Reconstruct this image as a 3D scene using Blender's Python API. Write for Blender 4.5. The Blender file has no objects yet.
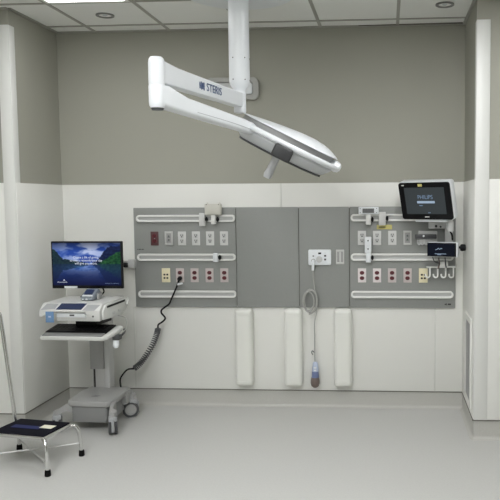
import bpy, bmesh, math, random
from mathutils import Vector, Matrix, noise
random.seed(4)
SC = bpy.context.scene
COL = SC.collection
PI = math.pi

# ------------------------------------------------------------------ materials
def srgb(r, g, b):
    def f(c):
        c /= 255.0
        return c / 12.92 if c <= .04045 else ((c + .055) / 1.055) ** 2.4
    return (f(r), f(g), f(b), 1)

def mat(name, col, rough=.5, metal=0.0, var=0.0, scale=30.0, bump=0.0, spec=.5, coat=0.0, trans=0.0):
    m = bpy.data.materials.new(name); m.use_nodes = True
    nt = m.node_tree; b = nt.nodes['Principled BSDF']
    b.inputs['Base Color'].default_value = col
    b.inputs['Roughness'].default_value = rough
    b.inputs['Metallic'].default_value = metal
    b.inputs['Specular IOR Level'].default_value = spec
    b.inputs['Coat Weight'].default_value = coat
    b.inputs['Transmission Weight'].default_value = trans
    if var or bump:
        g = nt.nodes.new('ShaderNodeNewGeometry')
        n = nt.nodes.new('ShaderNodeTexNoise'); n.inputs['Scale'].default_value = scale
        n.inputs['Detail'].default_value = 5
        nt.links.new(g.outputs['Position'], n.inputs['Vector'])
        if var:
            mx = nt.nodes.new('ShaderNodeMix'); mx.data_type = 'RGBA'
            mx.inputs[6].default_value = tuple(c * (1 - var) for c in col[:3]) + (1,)
            mx.inputs[7].default_value = tuple(min(1, c * (1 + var)) for c in col[:3]) + (1,)
            nt.links.new(n.outputs['Fac'], mx.inputs[0])
            nt.links.new(mx.outputs[2], b.inputs['Base Color'])
        if bump:
            bp = nt.nodes.new('ShaderNodeBump'); bp.inputs['Strength'].default_value = bump
            bp.inputs['Distance'].default_value = .002
            nt.links.new(n.outputs['Fac'], bp.inputs['Height'])
            nt.links.new(bp.outputs['Normal'], b.inputs['Normal'])
    return m

def emit(name, col, strength):
    m = bpy.data.materials.new(name); m.use_nodes = True
    nt = m.node_tree; b = nt.nodes['Principled BSDF']
    b.inputs['Base Color'].default_value = (.002, .002, .002, 1)
    b.inputs['Roughness'].default_value = .3
    b.inputs['Specular IOR Level'].default_value = .12
    b.inputs['Emission Color'].default_value = col
    b.inputs['Emission Strength'].default_value = strength
    return m

def L(r, g, b): return (r, g, b, 1)
M = dict(
    paint=mat('taupe_wall_paint', L(.345, .342, .292), .65, var=.02, scale=3, bump=.05),
    white=mat('white_wall_panel', L(.755, .755, .72), .42, var=.012, scale=2),
    seam=mat('white_seam_strip', L(.68, .685, .645), .45),
    guard=mat('white_corner_guard', L(.70, .705, .68), .4),
    sealant_gap_shade=mat('dark_sealant_and_gap_shade', L(.15, .14, .125), .7),  # sealant colour, also serves as painted shade in the ceiling gap
    grey=mat('grey_laminate', L(.268, .276, .264), .42, var=.03, scale=60),
    floor=mat('speckled_sheet_vinyl', L(.50, .50, .482), .40, var=.09, scale=90, bump=.02, spec=.35),
    base=mat('vinyl_cove_base', L(.47, .465, .435), .5, var=.10, scale=140),
    tile=mat('ceiling_tile', L(.80, .805, .775), .9, var=.03, scale=150, bump=.1),
    tbar=mat('ceiling_grid_metal', L(.36, .355, .32), .5),
    rail=mat('white_rail', L(.80, .80, .78), .3),
    railin=mat('rail_channel', L(.47, .475, .47), .4, metal=.1),
    steel=mat('brushed_steel', L(.60, .60, .59), .38, metal=.55),
    plate=mat('silver_plate', L(.64, .64, .63), .4),
    pink=mat('pale_pink_plate', L(.55, .49, .48), .4),
    pinkwhite=mat('white_pink_plate', L(.74, .69, .685), .4),
    maroon=mat('maroon_plate', L(.10, .042, .043), .45),
    red=mat('dark_red_receptacle', L(.13, .010, .018), .4),
    ivory=mat('ivory_plate', L(.76, .70, .48), .4),
    beige=mat('beige_plastic', L(.62, .61, .55), .5),
    black=mat('black_plastic', L(.007, .007, .008), .5, spec=.2),
    darkgrey=mat('dark_grey_plastic', L(.055, .057, .06), .45),
    devgrey=mat('device_blue_grey', L(.21, .235, .265), .4),
    housing_grey=mat('lamp_housing_grey', L(.52, .535, .55), .35),
    coilgrey=mat('coil_grey', L(.075, .076, .08), .5),
    recess2=mat('charcoal_pad', L(.035, .036, .038), .5),
    recess=mat('recess_grey', L(.13, .135, .135), .5),
    slot=mat('dark_slot', L(.02, .018, .018), .6),
    enamel=mat('white_enamel', L(.76, .785, .81), .28, spec=.5),
    enamel_grey=mat('pale_grey_enamel', L(.50, .51, .52), .4),
    joint=mat('joint_line_grey', L(.42, .43, .45), .4),
    cartwhite=mat('cart_white_plastic', L(.63, .635, .615), .4),
    cartgrey=mat('cart_grey_plastic', L(.36, .36, .355), .42, var=.03, scale=90),
    cartdark=mat('cart_mid_grey', L(.235, .237, .237), .45),
    column=mat('cart_column_aluminium', L(.50, .50, .49), .4, metal=.2),
    hub=mat('caster_hub_grey', L(.36, .37, .38), .45),
    tyre=mat('caster_tyre', L(.06, .062, .065), .6),
    chrome=mat('chrome', L(.70, .70, .69), .20, metal=1.0),
    rubber=mat('black_rubber', L(.006, .006, .006), .8, spec=.1),
    mat_top=mat('black_step_mat', L(.008, .008, .013), .85, bump=.3, scale=300, spec=.12),
    bluelab=mat('blue_label', L(.018, .024, .10), .6, spec=.2),
    cream=mat('cream_label', L(.78, .76, .62), .6),
    bluetag=mat('blue_tag', L(.15, .27, .46), .5),
    navy=mat('navy_pad', L(.018, .030, .085), .35),
    bumper=mat('white_bumper_vinyl', L(.75, .755, .71), .4),
    yellow=mat('yellow_label', L(.62, .56, .20), .6),
    bezel=mat('black_bezel', L(.004, .004, .005), .35, spec=.18),
    lightgrey=mat('light_grey_plastic', L(.55, .555, .55), .45),
    cord=mat('grey_cord', L(.36, .36, .34), .5),
    brown=mat('brown_grip', L(.15, .115, .10), .5),
    bluegrip=mat('blue_grip', L(.16, .20, .36), .4),
    paleblue=mat('pale_blue_plastic', L(.46, .52, .66), .4),
    lens=mat('lamp_lens', L(.70, .73, .75), .15),
    ink=mat('blue_ink', L(.06, .10, .22), .5),
    whitetext=emit('lit_white_text', (.80, .86, 1, 1), .75),
    dimtext=emit('lit_dim_text', (.30, .42, .62, 1), .6),
    greyscr=emit('lit_grey_screen', srgb(54, 59, 61), 1.0),
    bluescr=emit('lit_blue_screen', srgb(9, 14, 27), 1.0),
    logoscr=emit('lit_logo_text', srgb(112, 132, 156), 1.0),
    logobar=emit('lit_logo_bar', srgb(150, 168, 188), 1.0),
    bluelit=emit('lit_device_screen', srgb(20, 38, 66), 1.0),
    canin=mat('downlight_reflector', L(.85, .85, .83), .3), canring=mat('downlight_ring', L(.20, .20, .19), .4),
    fix=mat('wall_fixture_grey', L(.40, .40, .38), .45),
)

# ------------------------------------------------------------------ geometry helpers
class MB:
    def __init__(s):
        s.b = bmesh.new()
    def _merge(s, t, mi=0, smooth=False):
        me = bpy.data.meshes.new('t')
        for f in t.faces:
            f.material_index = mi; f.smooth = smooth
        t.to_mesh(me); t.free(); s.b.from_mesh(me); bpy.data.meshes.remove(me)
    def box(s, x0, x1, y0, y1, z0, z1, bev=0.0, seg=2, mi=0, mx=None):
        t = bmesh.new()
        r = bmesh.ops.create_cube(t, size=1)
        for v in t.verts:
            v.co = Vector(((x0 + x1) / 2 + v.co.x * (x1 - x0), (y0 + y1) / 2 + v.co.y * (y1 - y0), (z0 + z1) / 2 + v.co.z * (z1 - z0)))
        if bev:
            bmesh.ops.bevel(t, geom=list(t.edges), offset=bev, segments=seg, affect='EDGES', profile=.5)
        if mx is not None: bmesh.ops.transform(t, matrix=mx, verts=t.verts)
        s._merge(t, mi, bool(bev)); return s
    def cyl(s, p0, p1, r0, r1=None, n=20, mi=0, bev=0.0):
        r1 = r0 if r1 is None else r1
        p0 = Vector(p0); p1 = Vector(p1); d = p1 - p0; h = d.length
        prof = [(0, 0), (r0, 0), (r1, h), (0, h)]
        if bev:
            prof = [(0, 0), (r0 - bev, 0), (r0 - bev * .3, bev * .3), (r0, bev), (r1, h - bev), (r1 - bev * .3, h - bev * .3), (r1 - bev, h), (0, h)]
        q = Vector((0, 0, 1)).rotation_difference(d.normalized()).to_matrix().to_4x4()
        return s.lathe(prof, Matrix.Translation(p0) @ q, n, mi, sharp=not bev)
    def lathe(s, prof, mx=None, n=24, mi=0, sharp=False):
        t = bmesh.new(); rings = []
        for r, z in prof:
            if r < 1e-6: rings.append([t.verts.new((0, 0, z))])
            else: rings.append([t.verts.new((r * math.cos(2 * PI * k / n), r * math.sin(2 * PI * k / n), z)) for k in range(n)])
        for a, c in zip(rings, rings[1:]):
            for k in range(n):
                k2 = (k + 1) % n
                if len(a) == 1 and len(c) == 1: continue
                if len(a) == 1: t.faces.new((a[0], c[k2], c[k]))
                elif len(c) == 1: t.faces.new((a[k], a[k2], c[0]))
                else: t.faces.new((a[k], a[k2], c[k2], c[k]))
        bmesh.ops.recalc_face_normals(t, faces=t.faces)
        if mx is not None: bmesh.ops.transform(t, matrix=mx, verts=t.verts)
        s._merge(t, mi, True); return s
    def tube(s, pts, r, n=10, closed=False, mi=0):
        pts = [Vector(p) for p in pts]; t = bmesh.new(); rings = []; N = len(pts)
        up = Vector((0, 0, 1)); prev = None
        for i, p in enumerate(pts):
            if closed: tg = pts[(i + 1) % N] - pts[i - 1]
            else: tg = pts[min(i + 1, N - 1)] - pts[max(i - 1, 0)]
            tg.normalize()
            if prev is None:
                a = tg.cross(up)
                if a.length < 1e-3: a = tg.cross(Vector((1, 0, 0)))
            else: a = prev - tg * prev.dot(tg)
            a.normalize(); prev = a; c = tg.cross(a)
            rr = r[i] if isinstance(r, (list, tuple)) else r
            rings.append([t.verts.new(p + a * rr * math.cos(2 * PI * k / n) + c * rr * math.sin(2 * PI * k / n)) for k in range(n)])
        for i in range(N if closed else N - 1):
            A = rings[i]; B = rings[(i + 1) % N]
            for k in range(n): t.faces.new((A[k], A[(k + 1) % n], B[(k + 1) % n], B[k]))
        if not closed:
            t.faces.new(rings[0][::-1]); t.faces.new(rings[-1])
        bmesh.ops.recalc_face_normals(t, faces=t.faces)
        s._merge(t, mi, True); return s
    def prism(s, poly, a0, a1, axis='X', bev=0.0, mi=0, mx=None, holes=None):
        """polygon in the other two axes (in order X,Y,Z minus axis) swept from a0 to a1"""
        t = bmesh.new()
        def P(u, v, a): return {'X': (a, u, v), 'Y': (u, a, v), 'Z': (u, v, a)}[axis]
        A = [t.verts.new(P(u, v, a0)) for u, v in poly]; B = [t.verts.new(P(u, v, a1)) for u, v in poly]
        n = len(poly)
        if holes is None:
            t.faces.new(A); t.faces.new(B)
            for k in range(n): t.faces.new((A[k], A[(k + 1) % n], B[(k + 1) % n], B[k]))
        else:                                   # ring: hole polygon with the same vertex count
            HA = [t.verts.new(P(u, v, a0)) for u, v in holes]; HB = [t.verts.new(P(u, v, a1)) for u, v in holes]
            for k in range(n):
                k2 = (k + 1) % n
                t.faces.new((A[k], A[k2], B[k2], B[k])); t.faces.new((HA[k], HB[k], HB[k2], HA[k2]))
                t.faces.new((A[k], HA[k], HA[k2], A[k2])); t.faces.new((B[k], B[k2], HB[k2], HB[k]))
        bmesh.ops.recalc_face_normals(t, faces=t.faces)
        if bev: bmesh.ops.bevel(t, geom=[e for e in t.edges if e.calc_face_angle(0) > .5], offset=bev, segments=2, affect='EDGES', profile=.5)
        if mx is not None: bmesh.ops.transform(t, matrix=mx, verts=t.verts)
        s._merge(t, mi, bool(bev)); return s
    def loft(s, secs, mi=0, smooth=True):
        t = bmesh.new(); R = [[t.verts.new(p) for p in q] for q in secs]; n = len(secs[0])
        for A, B in zip(R, R[1:]):
            for k in range(n): t.faces.new((A[k], A[(k + 1) % n], B[(k + 1) % n], B[k]))
        t.faces.new(R[0][::-1]); t.faces.new(R[-1])
        bmesh.ops.recalc_face_normals(t, faces=t.faces)
        s._merge(t, mi, smooth); return s
    def done(s, name, mats):
        me = bpy.data.meshes.new(name); s.b.to_mesh(me); s.b.free()
        for m in (mats if isinstance(mats, (list, tuple)) else [mats]): me.materials.append(m)
        try: me.set_sharp_from_angle(angle=math.radians(38))
        except Exception: pass
        return me

def rrect(w, h, r, n=5, cx=0, cy=0):
    p = []
    for sx, sy, a0 in ((1, 1, 0), (-1, 1, 90), (-1, -1, 180), (1, -1, 270)):
        for k in range(n + 1):
            a = math.radians(a0 + 90 * k / n)
            p.append((cx + sx * (w / 2 - r) + r * math.cos(a), cy + sy * (h / 2 - r) + r * math.sin(a)))
    return p

def link(name, me, parent=None, loc=(0, 0, 0), rot=None, mx=None):
    o = bpy.data.objects.new(name, me); COL.objects.link(o)
    o.location = loc
    if rot: o.rotation_euler = rot
    if parent: o.parent = parent
    if mx is not None: o.matrix_local = mx
    return o
def props(o, label, cat, group=None):
    o['label'] = label; o['category'] = cat
    if group: o['group'] = group
    return o
def thing(name, label, cat, loc=(0, 0, 0), rot=(0, 0, 0), group=None):
    return props(link(name, None, None, loc, rot), label, cat, group)
def part(parent, name, mb, m, label=None, loc=(0, 0, 0), rot=None, mx=None):
    o = link(name, mb.done(name, m), parent, loc, rot, mx)
    if label: o['label'] = label
    return o
def single(name, mb, m, label, cat, loc=(0, 0, 0), group=None, rot=None):
    return props(link(name, mb.done(name, m), None, loc, rot), label, cat, group)
def struct(name, mb, m, parent=None):
    o = link(name, mb.done(name, m), parent)
    if not parent: o['kind'] = 'structure'
    return o
def text(parent, name, s, size, m, mx, sx=1.0, ex=.0004, align='CENTER', label=None, space=1.0):
    c = bpy.data.curves.new(name, 'FONT'); c.body = s; c.size = size; c.align_x = align; c.align_y = 'CENTER'
    c.extrude = ex; c.space_line = space
    t = bpy.data.objects.new('t', c); COL.objects.link(t)
    dg = bpy.context.evaluated_depsgraph_get()
    me = bpy.data.meshes.new_from_object(t.evaluated_get(dg)); me.name = name
    bpy.data.objects.remove(t); bpy.data.curves.remove(c)
    me.materials.clear(); me.materials.append(m)
    for v in me.vertices: v.co.x *= sx
    o = link(name, me, parent, mx=mx)
    if label: o['label'] = label
    return o
def face_front(x, y, z):           # text frame that reads from the camera side (normal -Y)
    return Matrix.Translation((x, y, z)) @ Matrix.Rotation(PI / 2, 4, 'X')

def smooth_path(pts, n=8):
    P = [Vector(p) for p in pts]; out = []
    for i in range(len(P) - 1):
        a = P[max(i - 1, 0)]; b = P[i]; c = P[i + 1]; d = P[min(i + 2, len(P) - 1)]
        for k in range(n):
            t = k / n
            out.append(.5 * ((2 * b) + (c - a) * t + (2 * a - 5 * b + 4 * c - d) * t * t + (3 * b - a - 3 * c + d) * t ** 3))
    out.append(P[-1]); return out

# ------------------------------------------------------------------ the room
XL, XR, YF, H = -2.56, .738, -.705, 3.07
ZW, ZB = 1.841, .136
X0, X1, Y0 = -4.6, 3.0, -8.6
struct('floor', MB().box(X0 - .1, X1 + .1, Y0 - .1, .12, -.1, 0), M['floor'])
struct('wall_back', MB().box(XL - .001, XR + .001, 0, .12, 0, H + .1), M['paint'])
struct('wall_left', MB().box(X0 - .1, XL, YF, .12, 0, H + .1), M['paint'])
struct('wall_right', MB().box(XR, X1 + .1, YF, .12, 0, H + .1), M['paint'])
struct('wall_far_left', MB().box(X0 - .1, X0, Y0, YF, 0, H + .1), M['paint'])
struct('wall_far_right', MB().box(X1, X1 + .1, Y0, YF, 0, H + .1), M['paint'])
struct('wall_behind', MB().box(X0 - .1, X1 + .1, Y0 - .1, Y0, 0, H + .1), M['white'])

# white lower wall panels
T = .008
struct('trim_1', MB().box(XL, XR, -T, 0, ZB, ZW, .0015), M['white'])
struct('trim_2', MB().box(XL, XL + T, YF, -T, ZB, ZW, .0015), M['white'])
struct('trim_3', MB().box(XR - T, XR, YF, -T, ZB, ZW, .0015), M['white'])
struct('trim_4', MB().box(X0, XL, YF - T, YF, ZB, ZW, .0015), M['white'])
struct('trim_5', MB().box(XR, X1, YF - T, YF, ZB, ZW, .0015), M['white'])
# joint strips between the sheets
for i, (x, z0, z1) in enumerate(((-1.978, ZB, .829), (.508, ZB, .829), (-.735, 1.649, ZW))):
    struct('trim_%d' % (6 + i), MB().box(x - .007, x + .007, -T - .003, -T, z0, z1, .001), M['seam'])
# corner guards, L section round each outside corner
g = MB().box(XL - .080, XL - .004, YF - .012, YF - .0005, ZB, 2.958, .002).box(XL - .006, XL + .004, YF - .011, YF + .065, ZB, 2.958, .002)
struct('trim_9', g, M['guard'])
g = MB().box(XR + .004, XR + .090, YF - .012, YF - .0005, ZB, 2.92, .002).box(XR - .004, XR + .006, YF - .011, YF + .065, ZB, 2.92, .002)
struct('trim_10', g, M['guard'])

# coved vinyl base: profile u = distance out from the wall, v = height
def cove():
    p = [(-.004, 0), (-.004, ZB), (.006, ZB), (.006, .026)]
    for k in range(1, 7):
        a = PI / 2 * k / 6
        p.append((.006 + .024 * (1 - math.cos(a)), .026 - .0245 * math.sin(a)))
    p.append((.03, 0)); return p
def cove_along(mb, x0, x1, y, axis):
    pr = cove()
    if axis == 'X': mb.prism([(y - u, v) for u, v in pr], x0, x1, 'X')
    return mb
def cove_turn(mb, x, a0):           # the base swept round an outside corner
    secs = []
    for k in range(7):
        a = math.radians(a0 + 15 * k)
        secs.append([(x + max(u, 0) * math.cos(a), YF + max(u, 0) * math.sin(a), v) for u, v in cove()])
    return mb.loft(secs)
struct('baseboard_back', cove_along(MB(), XL, XR, 0, 'X'), M['base'])
struct('baseboard_left', MB().prism([(XL + u, v) for u, v in cove()], YF, 0, 'Y'), M['base'])
struct('baseboard_right', MB().prism([(XR - u, v) for u, v in cove()], YF, 0, 'Y'), M['base'])
struct('baseboard_front_left', cove_turn(cove_along(MB(), X0, XL, YF, 'X'), XL, 270), M['base'])
struct('baseboard_front_right', cove_turn(cove_along(MB(), XR, X1, YF, 'X'), XR, 180), M['base'])
# dark sealant line on top of the base
q = MB().box(XL, XR, -.0115, -.0005, ZB - .001, ZB + .006)
q.box(XL + .0005, XL + .0115, YF, -.01, ZB - .001, ZB + .006).box(XR - .0115, XR - .0005, YF, -.01, ZB - .001, ZB + .006)
q.box(X0, XL + .013, YF - .0135, YF, ZB - .001, ZB + .006).box(XR - .013, X1, YF - .0135, YF, ZB - .001, ZB + .006)
struct('trim_11', q, M['sealant_gap_shade'])

# ceiling: tiles between a metal grid
S = .6096; TX = -2.2317; TY = -.186
GX = [TX + i * S for i in range(-4, 9) if X0 < TX + i * S < X1]
GY = [TY - i * S for i in range(0, 14) if Y0 < TY - i * S < 0]
cl = MB().box(X0 - .1, X1 + .1, Y0 - .1, .12, H + .006, H + .1)
struct('ceiling', cl, M['tile'])
gb = MB()
for x in GX:
    gb.box(x - .012, x + .012, Y0, 0, H - .0, H + .012)
for y in GY:
    for a, b_ in zip([X0] + GX, GX + [X1]):
        gb.box(a + .012, b_ - .012, y - .012, y + .012, H - .0, H + .012)
struct('trim_12', gb, M['tbar'])
wa = MB().box(XL, XR, -.022, 0, H - .004, H + .01).box(XL, XL + .022, YF, -.022, H - .004, H + .01).box(XR - .022, XR, YF, -.022, H - .004, H + .01)
wa.box(X0, XL, YF - .022, YF, H - .004, H + .01).box(XR, X1, YF - .022, YF, H - .004, H + .01)
struct('trim_13', wa, M['tbar'])

# flat dark wedge, painted shade of a gap between tiles and back wall angle
struct('trim_15', MB().prism([(-.10, -.0225), (.712, -.0225), (.712, -.048), (.30, -.034)], H - .002, H + .005, 'Z'), M['sealant_gap_shade'])

# ------------------------------------------------------------------ ceiling lights
LIGHT_COLOUR = (.99, .995, 1.0, 1)
def troffer(ix, iy, label, rows=2, strength=15):
    x0 = TX + ix * S + .013; x1 = TX + (ix + 1) * S - .013
    y1 = TY - iy * S - .013; y0 = TY - (iy + rows) * S + .013
    cx, cy = (x0 + x1) / 2, (y0 + y1) / 2
    t = thing('ceiling_light', label, 'light', (cx, cy, H), group='ceiling light panels')
    w, d = (x1 - x0), (y1 - y0)
    o = rrect(w, d, .002, 1); i = rrect(w - .05, d - .05, .002, 1)
    part(t, 'frame', MB().prism(o, -.003, .012, 'Z', holes=i), M['rail'])
    part(t, 'diffuser', MB().box(-w / 2 + .026, w / 2 - .026, -d / 2 + .026, d / 2 - .026, .001, .009), emit('lit_diffuser', LIGHT_COLOUR, strength))
LIGHTS = [(0, 1, 7.5), (4, 2, 15), (0, 5, 21), (2, 5, 21), (1, 7, 26), (4, 6, 4), (1, 10, 10)]
for ix, iy, st_ in LIGHTS:
    if st_ <= 0: continue
    troffer(ix, iy, 'lit rectangular ceiling light panel at the top left of the photo' if (ix, iy) == (0, 1) else 'lit ceiling light panel overhead in front of the alcove', strength=st_)

def downlight(x, y, label):
    t = thing('recessed_downlight', label, 'light', (x, y, H), group='round recessed downlights')
    part(t, 'trim_ring', MB().lathe([(.062, -.005), (.066, -.003), (.066, .007), (.046, .007), (.046, -.002), (.062, -.005)], n=32), M['canring'])
    part(t, 'reflector', MB().lathe([(.046, .0025), (.032, .005), (.02, .0056), (0, .0056)], n=32), M['canin'])
    part(t, 'bulb', MB().lathe([(0, -.002), (.015, 0), (.019, .005), (0, .0055)], n=20), M['lens'])
downlight(-1.952, -.473, 'round recessed downlight in the ceiling tile at the left')
downlight(.532, -.543, 'round recessed downlight in the ceiling at the right')

# ------------------------------------------------------------------ headwall panels
YP = -.028
PX = [-1.955, -1.105, -.591, -.181, .671]
PZ0, PZ1 = .832, 1.649
plab = ['leftmost grey wall panel carrying rails and outlets behind the computer cart',
        'plain grey wall panel right of the left outlet panel, with nothing on it',
        'grey wall panel with the white nurse call plate on it',
        'rightmost grey wall panel behind the tilted patient monitor']
for i in range(4):
    single('headwall_panel', MB().box(PX[i] + .0025, PX[i + 1] - .0025, YP, -T - .0003, PZ0, PZ1, .002), M['grey'], plab[i], 'wall panel', group='grey headwall panels')
# dark reveal behind the panel joints
struct('trim_14', MB().box(PX[0] + .01, PX[-1] - .01, -.016, -T - .0002, PZ0 + .01, PZ1 - .01), M['sealant_gap_shade'])
pm = MB()
for k in range(5): pm.box(-.045 + .012 * k, -.038 + .012 * k + (.004 if k % 2 else 0), -.001, 0, -.003, .003)
single('panel_mark', pm, M['slot'], 'tiny dark lettering mark on left edge of left grey panel', 'label', (-1.883, YP - .0002, 1.309))
pm = MB().prism([(-.012, 0), (.008, -.009), (.008, .009)], -.001, 0, 'Y').box(.016, .042, -.001, 0, -.006, .006)
single('panel_mark', pm, M['slot'], 'small dark arrow mark at bottom right of rightmost grey panel', 'label', (.592, YP - .0002, .862))

# equipment rails
def equipment_rail(x0, x1, z, label):
    w = x1 - x0; h = .058
    t = thing('equipment_rail', label, 'rail', ((x0 + x1) / 2, YP, z), group='white equipment rails')
    o = rrect(w, h, h / 2 - .0005, 8); i = rrect(w - .030, h - .030, (h - .030) / 2 - .0005, 8)
    part(t, 'rim', MB().prism(o, -.024, 0, 'Y', holes=i, bev=.003), M['rail'])
    part(t, 'channel', MB().prism(rrect(w - .029, h - .029, (h - .029) / 2 - .0005, 8), -.010, -.0005, 'Y'), M['railin'])
    return t
for side, (a, b_) in (('left', (-1.925, -1.107)), ('right', (-0.17, 0.652))):
    for nm, z in (('top', 1.561), ('middle', 1.244), ('bottom', 0.941)):
        equipment_rail(a, b_, z, '%s of three white rounded rails on the %s grey outlet panel' % (nm, side))
YR = YP - .024

def rail_clamp(x, z, label, w=.042, h=.084, m='rail', knob=True):
    t = thing('rail_clamp', label, 'clamp', (x, YR, z), group='clamps on the rails')
    part(t, 'body', MB().box(-w / 2, w / 2, -.026, -.0003, -h / 2, h / 2, .004), M[m])
    part(t, 'jaw', MB().box(-w / 2 + .004, w / 2 - .004, -.032, -.026, -h / 2 + .02, h / 2 - .02, .002), M[m])
    if knob:
        part(t, 'knob', MB().cyl((w / 2, -.013, 0), (w / 2 + .022, -.013, 0), .012, n=14, bev=.002).cyl((w / 2 + .012, -.013, -.02), (w / 2 + .012, -.013, .02), .005, n=10), M['black'])
    return t
rail_clamp(-1.370, 1.552, 'speckled grey clamp block on the top left rail, left of the beige box', .048, .106, 'plate')
rail_clamp(-1.276, 1.552, 'white clamp holding the beige box on the top left rail', .040, .074, 'rail')
rail_clamp(-1.265, 1.244, 'white clamp alone on the middle rail of the left panel', .042, .070, 'enamel')
rail_clamp(-0.026, 1.547, 'white clamp under the small display box on the top right rail', .040, .082, 'rail')
rail_clamp(0.084, 1.554, 'grey clamp plate beside the small display box on the top right rail', .056, .106, 'plate')
rail_clamp(-0.027, 1.241, 'white clamp on the middle right rail under the upright white box', .040, .074, 'enamel')

t = thing('equipment_bracket', 'beige square bracket box standing above the top left rail', 'bracket', (-1.276, YR, 1.589))
part(t, 'body', MB().box(-.066, .066, -.045, -.002, .002, .090, .004), M['beige'])
part(t, 'flange', MB().box(-.058, .058, -.050, -.045, .008, .078, .002).box(-.056, -.044, -.012, -.003, .09, .1).box(.044, .056, -.012, -.003, .09, .1), M['beige'])
for sx in (-.05, .05):
    part(t, 'screw', MB().cyl((sx, -.045, .084), (sx, -.048, .084), .004, n=10), M['darkgrey'])
t = thing('display_box', 'white box with a grey display window above the top right rail', 'device', (-0.024, YR, 1.591))
part(t, 'housing', MB().box(-.080, .080, -.032, -.002, -.002, .055, .005), M['enamel'])
part(t, 'display', MB().box(-.048, .044, -.034, -.032, .008, .044, .001), M['recess'], 'grey display window')
for sx in (-.066, .064):
    for z in (.012, .044):
        part(t, 'screw', MB().cyl((sx, -.032, z), (sx, -.034, z), .0035, n=8), M['darkgrey'])
t = thing('upright_box', 'upright white box over the first outlet of the right panel', 'device', (-0.029, YR, 1.279))
part(t, 'housing', MB().box(-.027, .027, -.030, -.002, .0, .130, .005), M['enamel'])
for z in (.034, .10):
    part(t, 'screw', MB().cyl((0, -.030, z), (0, -.0325, z), .006, n=10), M['darkgrey'])
single('yellow_label', MB().box(-.061, .061, -.002, -.0002, -.018, .018).box(-.045, .01, -.0026, -.002, -.004, .002, mi=1), [M['yellow'], M['darkgrey']], 'yellow paper label below the top rail of the right panel', 'label', (0.101, YP, 1.485))

# ------------------------------------------------------------------ outlets
PW, PH = .066, .114
def plate_mb(w=PW, h=PH): return MB().box(-w / 2, w / 2, -.006, -.0003, -h / 2, h / 2, .0018)
def duplex(x, z, label, pm_, rm, slot='slot', group='duplex outlets on the grey panels', round_=True):
    t = thing('wall_outlet', label, 'outlet', (x, YP, z), group=group)
    part(t, 'cover_plate', plate_mb(), M[pm_])
    for s in (1, -1):
        zc = .0215 * s
        f = MB()
        if round_: f.prism(rrect(.036, .030, .0145, 5, 0, zc), -.0085, -.0055, 'Y')
        else: f.prism(rrect(.034, .036, .006, 3, 0, zc), -.0080, -.0055, 'Y')
        r = part(t, 'receptacle', f, M[rm])
        h = MB().box(-.0105, -.0055, -.0092, -.0078, zc - .001, zc + .011).box(.0055, .0105, -.0092, -.0078, zc - .001, zc + .011).cyl((0, -.0078, zc - .008), (0, -.0092, zc - .008), .0055, n=10)
        part(r, 'slots', h, M[slot])
    part(t, 'screw', MB().cyl((0, -.006, 0), (0, -.0072, 0), .003, n=8), M['steel'])
    return t
ords = ['first', 'second', 'third', 'fourth', 'fifth', 'sixth']
zt, zb_ = 1.398, 1.095
duplex(-1.779, zt, 'maroon outlet plate at left end of the left panel upper row', 'maroon', 'red')
def framed_box(x, z, label):
    t = thing('wall_port', label, 'wall port', (x, YP, z))
    o = rrect(PW, PH, .003, 2); i = rrect(PW - .024, PH - .03, .003, 2)
    part(t, 'frame', MB().prism(o, -.012, -.0003, 'Y', holes=i, bev=.0015), M['steel'])
    part(t, 'recess', MB().box(-.022, .022, -.004, -.0004, -.044, .044), M['cartgrey'])
    for zz in (.018, -.012):
        part(t, 'jack', MB().cyl((.0, -.004, zz), (.0, -.009, zz), .0075, n=12).box(-.012, .012, -.006, -.0038, zz - .012, zz - .009), M['recess'])
framed_box(-1.66, zt, 'steel framed port recess right of the maroon outlet plate')
for k, x in enumerate((-1.551, -1.435, -1.318, -1.203)):
    duplex(x, zt, '%s silver outlet counted from left in the left panel upper row' % ords[k], 'plate', 'lightgrey', round_=False)
for k, x in enumerate((-0.079, 0.042, 0.164)):
    duplex(x, zt, '%s silver outlet counted from left in the right panel upper row' % ords[k], 'plate', 'lightgrey', round_=False)
framed_box(0.285, zt, 'steel framed port recess right of silver outlets on the right panel')
for k, x in enumerate((-1.575, -1.453, -1.329, -1.206)):
    ex = ' with black cord plugged in' if k == 0 else ''
    duplex(x, zb_, '%s dark red outlet from left in left panel lower row%s' % (ords[k], ex), 'pink', 'red')
for k, x in enumerate((-0.08, 0.041, 0.162, 0.286)):
    duplex(x, zb_, '%s dark red outlet counted from left in the right panel lower row' % ords[k], 'pinkwhite' if k < 2 else 'pink', 'red')
def data_plate(x, z, label):
    t = thing('data_outlet', label, 'outlet', (x, YP, z), group='ivory data plates')
    part(t, 'cover_plate', plate_mb(.070, .116), M['ivory'])
    for sx in (-.012, .012):
        for zz in (-.022, .006):
            part(t, 'jack', MB().box(sx - .008, sx + .008, -.0075, -.0055, zz - .007, zz + .007, .001), M['slot'])
    part(t, 'screw', MB().cyl((0, -.006, .045), (0, -.0072, .045), .003, n=8), M['steel'])
data_plate(-1.692, zb_, 'ivory data plate at left end of the left panel lower row')
data_plate(0.412, zb_, 'ivory data plate below the hooks on the right panel')

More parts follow.
